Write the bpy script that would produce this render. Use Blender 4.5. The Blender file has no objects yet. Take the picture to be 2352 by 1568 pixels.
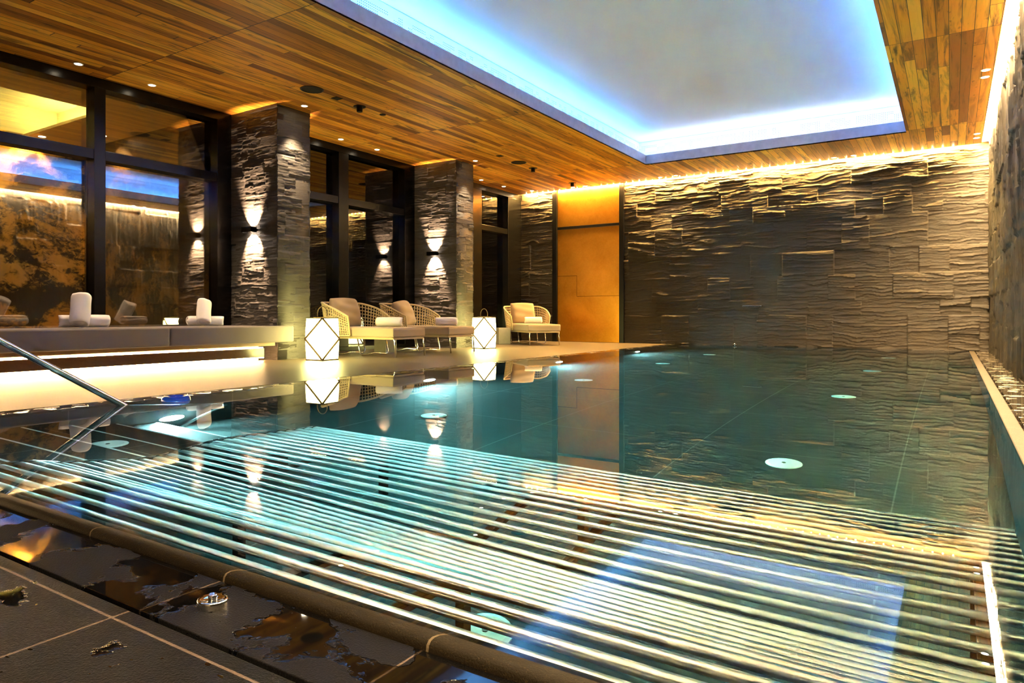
import bpy, bmesh, math, random
import numpy as np
from mathutils import Vector, Matrix

PI = math.pi
rad = math.radians
SC = bpy.context.scene
COL = SC.collection
rng = random.Random(11)

# ------------------------------------------------------------------ render look
SC.view_settings.view_transform = 'Standard'
try:
    SC.view_settings.look = 'None'
except Exception:
    pass
SC.view_settings.exposure = 2.5
SC.view_settings.gamma = 1.0
SC.view_settings.use_curve_mapping = False
cy = SC.cycles
cy.max_bounces = 12
cy.diffuse_bounces = 5
cy.glossy_bounces = 5
cy.transmission_bounces = 8
cy.transparent_max_bounces = 12
cy.volume_bounces = 0
cy.caustics_reflective = True
cy.caustics_refractive = True
cy.blur_glossy = 1.0
cy.sample_clamp_indirect = 90.0
cy.use_light_tree = True
wd = bpy.data.worlds.new('World')
SC.world = wd
wd.use_nodes = True
wd.node_tree.nodes['Background'].inputs[0].default_value = (0, 0, 0, 1)

# ------------------------------------------------------------------ dimensions (metres)
CEIL = 3.45          # underside of the wooden ceiling
WX = -8.62           # window wall
RX = 0.55            # right stone wall
FY = 13.90           # far stone wall
NY = -3.0            # wall behind the camera
PLX, PRX = -4.80, 0.24   # pool edges left / right
PNY = 1.06           # pool near edge
PD = -1.35           # pool depth

# ------------------------------------------------------------------ material helpers
class NT:
    def __init__(self, name):
        self.m = bpy.data.materials.new(name)
        self.m.use_nodes = True
        self.t = self.m.node_tree
        self.t.nodes.clear()
        self.out = self.t.nodes.new('ShaderNodeOutputMaterial')
    def n(self, typ, **kw):
        nd = self.t.nodes.new(typ)
        for k, v in kw.items():
            setattr(nd, k, v)
        return nd
    def L(self, a, b):
        self.t.links.new(a, b)
    def val(self, sock, v):
        if hasattr(v, 'is_output') or isinstance(v, bpy.types.NodeSocket):
            self.L(v, sock)
        else:
            sock.default_value = v
    def math(self, op, a, b=None, c=None, clamp=False):
        nd = self.n('ShaderNodeMath', operation=op, use_clamp=clamp)
        self.val(nd.inputs[0], a)
        if b is not None: self.val(nd.inputs[1], b)
        if c is not None: self.val(nd.inputs[2], c)
        return nd.outputs[0]
    def mix(self, f, a, b):
        nd = self.n('ShaderNodeMix', data_type='RGBA')
        self.val(nd.inputs[0], f)
        self.val(nd.inputs[6], a)
        self.val(nd.inputs[7], b)
        return nd.outputs[2]
    def coords(self):
        tc = self.n('ShaderNodeTexCoord')
        sp = self.n('ShaderNodeSeparateXYZ')
        self.L(tc.outputs['Object'], sp.inputs[0])
        return tc.outputs['Object'], sp.outputs[0], sp.outputs[1], sp.outputs[2]
    def comb(self, x, y, z):
        nd = self.n('ShaderNodeCombineXYZ')
        self.val(nd.inputs[0], x); self.val(nd.inputs[1], y); self.val(nd.inputs[2], z)
        return nd.outputs[0]
    def scale(self, v, s):
        nd = self.n('ShaderNodeVectorMath', operation='MULTIPLY')
        self.L(v, nd.inputs[0]); nd.inputs[1].default_value = s
        return nd.outputs[0]
    def noise(self, v, scale=5, detail=4, rough=0.55, dist=0.0):
        nd = self.n('ShaderNodeTexNoise')
        if v is not None: self.L(v, nd.inputs['Vector'])
        nd.inputs['Scale'].default_value = scale
        nd.inputs['Detail'].default_value = detail
        nd.inputs['Roughness'].default_value = rough
        nd.inputs['Distortion'].default_value = dist
        return nd.outputs[0]
    def white(self, v):
        nd = self.n('ShaderNodeTexWhiteNoise', noise_dimensions='3D')
        self.L(v, nd.inputs['Vector'])
        return nd.outputs['Value']
    def ramp(self, f, stops):
        nd = self.n('ShaderNodeValToRGB')
        cr = nd.color_ramp
        while len(cr.elements) > 1:
            cr.elements.remove(cr.elements[-1])
        cr.elements[0].position = stops[0][0]
        cr.elements[0].color = tuple(stops[0][1]) + (1,)
        for p, c in stops[1:]:
            e = cr.elements.new(p); e.color = tuple(c) + (1,)
        self.L(f, nd.inputs[0])
        return nd.outputs[0]
    def smooth(self, x, a, b):
        nd = self.n('ShaderNodeMapRange', interpolation_type='SMOOTHSTEP')
        self.L(x, nd.inputs[0])
        nd.inputs[1].default_value = a; nd.inputs[2].default_value = b
        return nd.outputs[0]
    def bump(self, h, strength=0.5, dist=0.01, normal=None):
        nd = self.n('ShaderNodeBump')
        nd.inputs['Strength'].default_value = strength
        nd.inputs['Distance'].default_value = dist
        self.L(h, nd.inputs['Height'])
        if normal is not None: self.L(normal, nd.inputs['Normal'])
        return nd.outputs[0]
    def bsdf(self, color, rough, metal=0.0, normal=None, spec=0.5, **kw):
        nd = self.n('ShaderNodeBsdfPrincipled')
        c = color if not (isinstance(color, tuple) and len(color) == 3) else color + (1,)
        self.val(nd.inputs['Base Color'], c)
        self.val(nd.inputs['Roughness'], rough)
        self.val(nd.inputs['Metallic'], metal)
        self.val(nd.inputs['Specular IOR Level'], spec)
        if normal is not None: self.L(normal, nd.inputs['Normal'])
        for k, v in kw.items():
            self.val(nd.inputs[k.replace('_', ' ')], v)
        self.L(nd.outputs[0], self.out.inputs[0])
        return nd

def simple(name, color, rough=0.5, metal=0.0, noise_scale=40, var=0.15, bump=0.0, spec=0.5, **kw):
    k = NT(name)
    co, x, y, z = k.coords()
    f = k.noise(co, noise_scale, 3)
    c = k.mix(f, tuple(v * (1 - var) for v in color) + (1,), tuple(min(1, v * (1 + var)) for v in color) + (1,))
    nrm = k.bump(f, bump, 0.004) if bump else None
    k.bsdf(c, rough, metal, nrm, spec, **kw)
    return k.m

def emit(name, color, strength):
    k = NT(name)
    e = k.n('ShaderNodeEmission')
    e.inputs[0].default_value = tuple(color) + (1,)
    e.inputs[1].default_value = strength
    k.L(e.outputs[0], k.out.inputs[0])
    return k.m

def wood_ceiling():
    k = NT('larch_planks')
    co, x, y, z = k.coords()
    W, LEN = 0.107, 3.95
    a = k.math('DIVIDE', k.math('ADD', x, 0.029), W)
    row = k.math('FLOOR', a)
    fa = k.math('FRACT', a)
    b = k.math('DIVIDE', k.math('SUBTRACT', y, 4.30), LEN)
    seg = k.math('FLOOR', b)
    fb = k.math('FRACT', b)
    r1 = k.white(k.comb(row, seg, 3.3))
    split = k.math('ADD', 0.10, k.math('MULTIPLY', r1, 1.3))
    second = k.math('GREATER_THAN', fb, split)
    third = k.math('GREATER_THAN', fb, 2.0)
    pid = k.math('ADD', k.math('MULTIPLY', second, 2.0), third)
    r2 = k.white(k.comb(row, seg, k.math('ADD', pid, 0.5)))
    r3 = k.white(k.comb(row, seg, k.math('ADD', pid, 9.7)))
    base = k.ramp(r2, [(0.0, (0.22, 0.065, 0.007)), (0.16, (0.46, 0.160, 0.014)), (0.45, (0.80, 0.325, 0.023)),
                       (0.75, (0.90, 0.415, 0.033)), (1.0, (0.97, 0.53, 0.060))])
    off = k.comb(k.math('MULTIPLY', row, 3.17), k.math('MULTIPLY', r2, 37.0), 0.0)
    va = k.n('ShaderNodeVectorMath', operation='ADD')
    k.L(co, va.inputs[0]); k.L(off, va.inputs[1])
    g1 = k.noise(k.scale(va.outputs[0], (32, 1.3, 1)), 1.0, 6, 0.62, 0.8)
    g2 = k.noise(k.scale(va.outputs[0], (9, 0.7, 1)), 1.0, 4, 0.6, 1.6)
    kn = k.noise(k.scale(va.outputs[0], (16, 5.5, 1)), 1.0, 1, 0.4)
    knot = k.smooth(kn, 0.70, 0.78)
    dark = k.math('ADD', k.math('MULTIPLY', k.smooth(g1, 0.50, 0.74), 0.40), k.math('MULTIPLY', k.smooth(g2, 0.47, 0.70), 0.60))
    dark = k.math('MULTIPLY', dark, k.math('ADD', 0.62, r3))
    dark = k.math('ADD', dark, k.math('MULTIPLY', knot, 0.5), clamp=True)
    col = k.mix(dark, base, (0.075, 0.025, 0.005, 1))
    e1 = k.math('LESS_THAN', fa, 0.05)
    # board ends
    d1 = k.math('ABSOLUTE', k.math('SUBTRACT', fb, split))
    d3 = k.math('MINIMUM', fb, k.math('SUBTRACT', 1.0, fb))
    dm = k.math('MINIMUM', d1, d3)
    e2 = k.math('LESS_THAN', dm, 0.0011)
    gap = k.math('MAXIMUM', e1, e2)
    col = k.mix(gap, col, (0.012, 0.006, 0.003, 1))
    h = k.math('SUBTRACT', k.math('MULTIPLY', g1, 0.15), k.math('MULTIPLY', gap, 1.0))
    nrm = k.bump(h, 0.6, 0.004)
    k.bsdf(col, 0.48, 0.0, nrm, 0.4)
    return k.m

def slate(name, c1, c2, stretch, rough=0.55, strength=0.55, dist=0.012):
    k = NT(name)
    co, x, y, z = k.coords()
    sv = k.scale(co, stretch)
    n1 = k.noise(sv, 1.0, 8, 0.62, 0.6)
    n2 = k.noise(co, 1.6, 3, 0.5)
    n3 = k.noise(co, 60, 2, 0.5)
    col = k.mix(n2, c1 + (1,), c2 + (1,))
    col = k.mix(k.smooth(n1, 0.30, 0.75), k.mix(0.4, col, (0.03, 0.028, 0.027, 1)), col)
    h = k.math('ADD', n1, k.math('MULTIPLY', n3, 0.12))
    nrm = k.bump(h, strength, dist)
    k.bsdf(col, rough, 0.0, nrm, 0.35)
    return k.m

def tile_floor(name, c1, c2, grout, xs, ys, jw=0.006, rough=0.42, wet=0.0, wet_edge=None, wetc=0.35, bumpy=0.25, wscale=3.2, spec=0.3, spk=0.75):
    """stone slabs; xs=(period,offset) joints across x, ys=(period,offset) across y; wet: puddle share"""
    k = NT(name)
    co, x, y, z = k.coords()
    def joint(s, per, off):
        f = k.math('FRACT', k.math('ADD', k.math('DIVIDE', k.math('SUBTRACT', s, off), per), 100.0))
        d = k.math('MINIMUM', f, k.math('SUBTRACT', 1.0, f))
        return k.math('LESS_THAN', k.math('MULTIPLY', d, per), jw * 0.5)
    j = None
    if xs: j = joint(x, *xs)
    if ys:
        j2 = joint(y, *ys)
        j = j2 if j is None else k.math('MAXIMUM', j, j2)
    n1 = k.noise(co, 7, 6, 0.6)
    n2 = k.noise(co, 240, 2, 0.6)
    speck = k.smooth(k.noise(co, 260, 2, 0.5), 0.60, 0.72)
    col = k.mix(k.math('ADD', k.math('MULTIPLY', n1, 0.6), k.math('MULTIPLY', n2, 0.4)), c1 + (1,), c2 + (1,))
    col = k.mix(k.math('MULTIPLY', speck, spk), col, tuple(min(1, v * 4) for v in c2) + (1,))
    if j is not None:
        col = k.mix(j, col, grout + (1,))
    h = k.math('ADD', k.math('MULTIPLY', n1, 0.4), n2)
    nb = k.bump(h, bumpy, 0.004)
    if wet > 0:
        wv = k.scale(co, (1.0, 1.35, 1.0))
        w1 = k.noise(wv, wscale, 5, 0.52, 0.35)
        w2 = k.noise(co, wscale * 9, 2, 0.5, 0.2)
        wf = k.math('ADD', w1, k.math('MULTIPLY', k.math('SUBTRACT', w2, 0.5), 0.10))
        drops = k.smooth(k.noise(k.scale(co, (1, 1.7, 1)), wscale * 7.5, 1, 0.4), 0.76, 0.775)
        t = 1.0 - wet
        if wet_edge is not None:                 # more water towards one edge of the strip
            ax, y0, y1, amt = wet_edge
            mr = k.n('ShaderNodeMapRange')
            k.L(y if ax == 'y' else x, mr.inputs[0])
            mr.inputs[1].default_value = y0; mr.inputs[2].default_value = y1
            mr.inputs[3].default_value = 0.0; mr.inputs[4].default_value = amt
            wf = k.math('ADD', wf, mr.outputs[0])
        m = k.math('MAXIMUM', k.smooth(wf, t, t + 0.012), drops)
        hm = k.math('MAXIMUM', k.smooth(wf, t - 0.004, t + 0.03), drops)
        flatb = k.bump(hm, 1.0, 0.0022)
        mixn = k.n('ShaderNodeMix', data_type='VECTOR')
        k.L(m, mixn.inputs[0]); k.L(nb, mixn.inputs[4]); k.L(flatb, mixn.inputs[5])
        colw = k.mix(wetc, (0, 0, 0, 1), col)
        col = k.mix(m, col, colw)
        rg = k.math('ADD', rough, k.math('MULTIPLY', m, 0.03 - rough))
        k.bsdf(col, rg, 0.0, mixn.outputs[1], k.math('ADD', spec, k.math('MULTIPLY', m, 0.5 - spec)))
    else:
        k.bsdf(col, rough, 0.0, nb, spec)
    return k.m

def brass():
    k = NT('aged_brass')
    co, x, y, z = k.coords()
    n1 = k.noise(co, 2.2, 6, 0.62, 0.5)
    n2 = k.noise(co, 30, 4, 0.6)
    f = k.math('ADD', k.math('MULTIPLY', n1, 0.7), k.math('MULTIPLY', n2, 0.3))
    col = k.mix(f, (0.34, 0.125, 0.010, 1), (0.80, 0.42, 0.055, 1))
    # hairline seam of the sheet joint (stepped)
    def line(s, v, w=0.004):
        return k.math('LESS_THAN', k.math('ABSOLUTE', k.math('SUBTRACT', s, v)), w)
    lft = k.math('LESS_THAN', x, -7.16)
    s1 = k.math('MULTIPLY', line(z, 1.50), lft)
    s2 = k.math('MULTIPLY', line(x, -7.16), k.math('MULTIPLY', k.math('GREATER_THAN', z, 1.03), k.math('LESS_THAN', z, 1.50)))
    s3 = k.math('MULTIPLY', line(z, 1.03), k.math('SUBTRACT', 1.0, lft))
    seam = k.math('MAXIMUM', s1, k.math('MAXIMUM', s2, s3))
    col = k.mix(seam, col, (0.05, 0.025, 0.008, 1))
    rg = k.math('ADD', 0.31, k.math('MULTIPLY', n1, 0.12))
    k.bsdf(col, rg, 1.0)
    return k.m

def glass_pane():
    k = NT('window_glass')
    tr = k.n('ShaderNodeBsdfTransparent'); tr.inputs[0].default_value = (0.72, 0.71, 0.66, 1)
    gl = k.n('ShaderNodeBsdfGlossy'); gl.inputs[0].default_value = (1, 1, 1, 1); gl.inputs['Roughness'].default_value = 0.0
    fr = k.n('ShaderNodeFresnel'); fr.inputs[0].default_value = 1.75
    f = k.math('ADD', k.math('MULTIPLY', fr.outputs[0], 1.25), 0.03, clamp=True)
    mx = k.n('ShaderNodeMixShader')
    k.L(f, mx.inputs[0]); k.L(tr.outputs[0], mx.inputs[1]); k.L(gl.outputs[0], mx.inputs[2])
    k.L(mx.outputs[0], k.out.inputs[0])
    return k.m

def mural(ca, cb, th, metal=0.75):
    k = NT('mountain_mural')
    co, x, y, z = k.coords()
    n1 = k.noise(k.scale(co, (0.9, 0.9, 1.3)), 1.15, 7, 0.60, 0.7)
    n2 = k.noise(k.scale(co, (1, 1, 1.4)), 7.0, 5, 0.65, 1.2)
    f = k.math('ADD', k.math('MULTIPLY', n1, 0.75), k.math('MULTIPLY', n2, 0.28))
    m = k.smooth(f, th, th + 0.09)
    col = k.mix(m, ca, cb)
    k.bsdf(col, 0.42, metal)
    return k.m

def water():
    k = NT('pool_water')
    g = k.n('ShaderNodeBsdfRefraction')
    g.inputs['IOR'].default_value = 1.333; g.inputs['Roughness'].default_value = 0.0
    gl = k.n('ShaderNodeBsdfGlossy'); gl.inputs['Roughness'].default_value = 0.0
    fr = k.n('ShaderNodeFresnel'); fr.inputs[0].default_value = 1.333
    mx = k.n('ShaderNodeMixShader')
    k.L(fr.outputs[0], mx.inputs[0]); k.L(g.outputs[0], mx.inputs[1]); k.L(gl.outputs[0], mx.inputs[2])
    k.L(mx.outputs[0], k.out.inputs[0])
    va = k.n('ShaderNodeVolumeAbsorption')
    va.inputs['Color'].default_value = (0.0, 0.90, 0.88, 1)
    va.inputs['Density'].default_value = 0.30
    k.L(va.outputs[0], k.out.inputs['Volume'])
    return k.m

def fabric(name, c, rough=0.9, var=0.12):
    k = NT(name)
    co, x, y, z = k.coords()
    n = k.noise(co, 380, 2, 0.6)
    n2 = k.noise(co, 6, 3, 0.5)
    col = k.mix(k.math('ADD', k.math('MULTIPLY', n, 0.6), k.math('MULTIPLY', n2, 0.4)),
                tuple(v * (1 - var) for v in c) + (1,), tuple(min(1, v * (1 + var)) for v in c) + (1,))
    nrm = k.bump(n, 0.25, 0.002)
    k.bsdf(col, rough, 0.0, nrm, 0.2, Sheen_Weight=0.2)
    return k.m

M = {}
M['wood'] = wood_ceiling()
M['fascia'] = simple('fascia_board', (0.46, 0.40, 0.44), 0.5, noise_scale=9, var=0.3)
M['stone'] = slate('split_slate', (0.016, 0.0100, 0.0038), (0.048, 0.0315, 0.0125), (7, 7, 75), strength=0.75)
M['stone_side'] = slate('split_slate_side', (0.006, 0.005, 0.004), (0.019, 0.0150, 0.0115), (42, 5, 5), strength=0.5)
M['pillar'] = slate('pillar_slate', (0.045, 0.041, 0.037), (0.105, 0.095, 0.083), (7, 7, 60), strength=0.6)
M['deck'] = tile_floor('deck_tile', (0.068, 0.052, 0.035), (0.120, 0.094, 0.064), (0.045, 0.036, 0.027), (0.6, -5.42), (1.2, 0.1), 0.005, 0.38)
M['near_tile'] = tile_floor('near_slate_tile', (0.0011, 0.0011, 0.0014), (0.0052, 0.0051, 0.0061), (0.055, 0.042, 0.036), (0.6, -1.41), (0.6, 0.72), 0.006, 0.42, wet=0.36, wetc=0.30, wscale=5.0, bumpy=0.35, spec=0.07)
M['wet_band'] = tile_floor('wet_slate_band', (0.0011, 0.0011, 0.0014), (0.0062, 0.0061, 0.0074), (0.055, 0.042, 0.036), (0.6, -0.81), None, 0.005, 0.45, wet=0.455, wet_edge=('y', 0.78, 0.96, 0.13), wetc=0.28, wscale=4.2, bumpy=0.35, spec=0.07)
M['wet_left'] = tile_floor('wet_left_edge', (0.05, 0.042, 0.034), (0.10, 0.085, 0.068), (0.2, 0.17, 0.13), (5.0, -2.0), (0.6, 0.3), 0.004, 0.35, wet=0.56, wetc=0.35, wscale=6)
M['wet_right'] = tile_floor('wet_right_kerb', (0.05, 0.042, 0.033), (0.11, 0.092, 0.072), (0.1, 0.085, 0.065), (5.0, -2.0), (0.6, 0.3), 0.004, 0.32, wet=0.58, wetc=0.4, wscale=6, spec=0.4)
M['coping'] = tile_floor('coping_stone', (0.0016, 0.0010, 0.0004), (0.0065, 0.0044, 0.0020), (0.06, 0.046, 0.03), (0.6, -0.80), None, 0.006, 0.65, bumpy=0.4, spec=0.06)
M['kerb'] = tile_floor('kerb_stone', (0.020, 0.0155, 0.011), (0.042, 0.033, 0.023), (0.10, 0.085, 0.065), None, (0.6, 0.3), 0.004, 0.62, spec=0.10)
M['basin'] = tile_floor('basin_tile', (0.009, 0.011, 0.011), (0.021, 0.025, 0.025), (0.09, 0.09, 0.087), (1.2, -0.25), (1.2, 0.98), 0.008, 0.5)
M['black'] = simple('black_metal', (0.004, 0.0037, 0.0034), 0.34, 0.0, var=0.2, spec=0.22)
M['bronze'] = simple('dark_bronze_frame', (0.003, 0.0027, 0.0025), 0.25, 0.0, var=0.2, spec=0.22)
M['void'] = simple('dark_channel', (0.006, 0.006, 0.006), 0.8)
M['steel'] = simple('polished_steel', (0.78, 0.79, 0.80), 0.13, 1.0, var=0.04)
k = NT('brushed_steel_tube')
tg = k.n('ShaderNodeTangent', direction_type='RADIAL', axis='X')
k.bsdf((0.80, 0.80, 0.80), 0.34, 1.0, None, 0.5, Anisotropic=0.97, Anisotropic_Rotation=0.25, Tangent=tg.outputs[0])
M['tube'] = k.m
M['chrome'] = simple('chrome', (0.85, 0.84, 0.82), 0.06, 1.0, var=0.03)
M['brass'] = brass()
M['glass'] = glass_pane()
M['mural'] = mural((0.80, 0.45, 0.09, 1), (0.06, 0.034, 0.013, 1), 0.46)
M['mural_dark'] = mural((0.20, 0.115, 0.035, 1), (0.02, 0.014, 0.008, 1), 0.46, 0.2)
M['water'] = water()
M['white'] = simple('white_plaster', (0.80, 0.79, 0.77), 0.7, var=0.03)
M['grille'] = simple('white_grille', (0.82, 0.82, 0.82), 0.5, var=0.02)
M['beige'] = simple('beige_plaster', (0.72, 0.56, 0.34), 0.6, var=0.05, noise_scale=3)
M['darkwall'] = simple('dark_plaster', (0.05, 0.045, 0.04), 0.7)
M['cushion'] = fabric('bench_upholstery', (0.165, 0.140, 0.130))
M['seat'] = fabric('sand_fabric', (0.34, 0.27, 0.18))
M['pillow'] = fabric('taupe_fabric', (0.29, 0.215, 0.14))
M['rope'] = fabric('woven_rope', (0.46, 0.36, 0.21), 0.8)
M['terry'] = fabric('white_terry', (0.80, 0.765, 0.75), 0.95, 0.05)
M['panel'] = simple('dark_lacquer', (0.035, 0.022, 0.014), 0.16, var=0.2)
M['plinth'] = simple('plinth_oak', (0.30, 0.19, 0.10), 0.5, noise_scale=12)
M['concrete'] = simple('side_table_concrete', (0.30, 0.27, 0.22), 0.7, noise_scale=14, bump=0.2)
M['leather'] = simple('leather_strap', (0.10, 0.065, 0.035), 0.6, spec=0.2)
M['blueplastic'] = simple('blue_plastic', (0.01, 0.10, 0.75), 0.12, var=0.05, Transmission_Weight=0.45)
M['inlet'] = simple('white_inlet', (0.86, 0.88, 0.88), 0.4, var=0.02)
M['edge'] = simple('pale_edge_strip', (0.75, 0.76, 0.74), 0.5, var=0.03)
# things that give off light
M['led_far'] = emit('led_warm', (1.0, 0.58, 0.15), 240)
M['led_dot'] = emit('led_dot', (1.0, 0.80, 0.45), 120)
M['led_right'] = emit('led_warm_white', (1.0, 0.68, 0.31), 430)
M['led_bench'] = emit('led_bench', (1.0, 0.62, 0.26), 55)
M['led_blue'] = emit('led_blue', (0.10, 0.40, 1.0), 17)
M['led_lav'] = emit('led_lavender', (0.30, 0.54, 1.0), 11)
M['lantern'] = emit('lantern_panel', (1.0, 0.88, 0.27), 8.0)
M['poollamp'] = emit('pool_lamp_lens', (0.72, 0.97, 1.0), 460)
M['down'] = emit('downlight_lens', (1.0, 0.82, 0.55), 9)
M['sconce'] = emit('sconce_lens', (1.0, 0.80, 0.62), 30)
M['led_deep'] = emit('led_deep_blue', (0.02, 0.24, 1.0), 20)
M['led_blue_soft'] = emit('led_blue_soft', (0.14, 0.40, 1.0), 4.0)  # soft variants: glow of the added rows that brighten the raised ceiling
M['led_lav_soft'] = emit('led_lavender_soft', (0.60, 0.66, 1.0), 4.5)
M['led_deep_soft'] = emit('led_deep_soft', (0.07, 0.30, 1.0), 10)
M['lime'] = emit('led_lime', (0.88, 1.0, 0.38), 30)

# ------------------------------------------------------------------ mesh helpers
class MB:
    def __init__(self):
        self.b = bmesh.new()
    def box(self, x0, x1, y0, y1, z0, z1, rot=None, c=None):
        vs = [self.b.verts.new((x, y, z)) for x in (x0, x1) for y in (y0, y1) for z in (z0, z1)]
        for f in ((0, 1, 3, 2), (4, 6, 7, 5), (0, 4, 5, 1), (2, 3, 7, 6), (0, 2, 6, 4), (1, 5, 7, 3)):
            self.b.faces.new([vs[i] for i in f])
        if rot is not None:
            bmesh.ops.rotate(self.b, verts=vs, cent=c or (0, 0, 0), matrix=rot)
        return self
    def quad(self, *pts):
        self.b.faces.new([self.b.verts.new(p) for p in pts]); return self
    def tube(self, pts, r, seg=12, caps=True, closed=False):
        pts = [Vector(p) for p in pts]
        n = len(pts)
        rs = r if isinstance(r, (list, tuple)) else [r] * n
        rings = []
        up = None
        for i, p in enumerate(pts):
            if closed:
                d = pts[(i + 1) % n] - pts[i - 1]
            elif i == 0: d = pts[1] - p
            elif i == n - 1: d = p - pts[i - 1]
            else: d = (pts[i + 1] - p).normalized() + (p - pts[i - 1]).normalized()
            if d.length < 1e-9: d = Vector((0, 0, 1))
            d.normalize()
            if up is None:
                up = Vector((0, 0, 1)) if abs(d.z) < 0.9 else Vector((1, 0, 0))
            s = d.cross(up)
            if s.length < 1e-6: s = d.orthogonal()
            s.normalize(); up = s.cross(d).normalized()
            rings.append([self.b.verts.new(p + (s * math.cos(t) + up * math.sin(t)) * rs[i])
                          for t in [2 * PI * k / seg for k in range(seg)]])
        m = n if closed else n - 1
        for i in range(m):
            a, c = rings[i], rings[(i + 1) % n]
            for k in range(seg):
                self.b.faces.new((a[k], a[(k + 1) % seg], c[(k + 1) % seg], c[k]))
        if caps and not closed:
            self.b.faces.new(rings[0][::-1]); self.b.faces.new(rings[-1])
        return self
    def lathe(self, prof, c=(0, 0, 0), seg=32, axis='z', flip=1):
        rings = []
        def P(r, h, t):
            a, b_ = r * math.cos(t), r * math.sin(t)
            v = {'z': (a, b_, h), 'x': (h, a, b_), 'y': (a, h, b_)}[axis]
            return (c[0] + v[0], c[1] + v[1], c[2] + v[2])
        for r, h in prof:
            if r < 1e-6:
                rings.append([self.b.verts.new(P(0, h, 0))])
            else:
                rings.append([self.b.verts.new(P(r, h, 2 * PI * k / seg)) for k in range(seg)])
        for a, d in zip(rings, rings[1:]):
            for k in range(seg):
                k2 = (k + 1) % seg
                if len(a) == 1 and len(d) == 1: continue
                if len(a) == 1: self.b.faces.new((a[0], d[k2], d[k]))
                elif len(d) == 1: self.b.faces.new((a[k], a[k2], d[0]))
                else: self.b.faces.new((a[k], a[k2], d[k2], d[k]))
        return self
    def extrude(self, prof, axis, a0, a1, caps=True):
        """closed 2D profile along an axis; prof gives the other two coordinates in order"""
        def P(u, v, s):
            return {'x': (s, u, v), 'y': (u, s, v), 'z': (u, v, s)}[axis]
        A = [self.b.verts.new(P(u, v, a0)) for u, v in prof]
        B = [self.b.verts.new(P(u, v, a1)) for u, v in prof]
        n = len(prof)
        for i in range(n):
            self.b.faces.new((A[i], A[(i + 1) % n], B[(i + 1) % n], B[i]))
        if caps:
            self.b.faces.new(A[::-1]); self.b.faces.new(B)
        return self
    def done(self, name, mat, parent=None, smooth=False, bevel=0.0, bseg=2, recalc=True, subdiv=0):
        if recalc:
            bmesh.ops.recalc_face_normals(self.b, faces=self.b.faces[:])
        me = bpy.data.meshes.new(name)
        self.b.to_mesh(me); self.b.free()
        o = bpy.data.objects.new(name, me)
        COL.objects.link(o)
        if mat is not None: me.materials.append(mat if not isinstance(mat, str) else M[mat])
        if parent is not None: o.parent = parent
        if smooth:
            me.polygons.foreach_set('use_smooth', [True] * len(me.polygons))
        if bevel:
            bv = o.modifiers.new('edge', 'BEVEL'); bv.width = bevel; bv.segments = bseg; bv.limit_method = 'ANGLE'; bv.angle_limit = rad(40)
        if subdiv:
            sd = o.modifiers.new('soft', 'SUBSURF'); sd.levels = subdiv; sd.render_levels = subdiv
        return o

def tag(o, label=None, cat=None, group=None, kind=None):
    if label: o['label'] = label
    if cat: o['category'] = cat
    if group: o['group'] = group
    if kind: o['kind'] = kind
    return o
def empty(name, loc=(0, 0, 0), rz=0.0, **kw):
    o = bpy.data.objects.new(name, None); COL.objects.link(o)
    o.empty_display_size = 0.1
    o.location = loc; o.rotation_euler = (0, 0, rz)
    return tag(o, **kw)
def struct(o, label, cat):
    return tag(o, label, cat, kind='structure')
def copy_tree(o, parent=None):
    c = o.copy(); COL.objects.link(c)
    if parent is not None: c.parent = parent
    for ch in [x for x in o.children]:
        copy_tree(ch, c)
    return c
def spot(parent, loc, target, energy, color, size, blend, radius=0.03, name='lamp'):
    l = bpy.data.lights.new(name, 'SPOT'); l.energy = energy; l.color = color
    l.spot_size = rad(size); l.spot_blend = blend; l.shadow_soft_size = radius
    o = bpy.data.objects.new(name, l); COL.objects.link(o)
    d = Vector(target) - Vector(loc)
    o.location = loc
    o.rotation_euler = d.to_track_quat('-Z', 'Y').to_euler()
    if parent is not None: o.parent = parent
    return o

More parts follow.
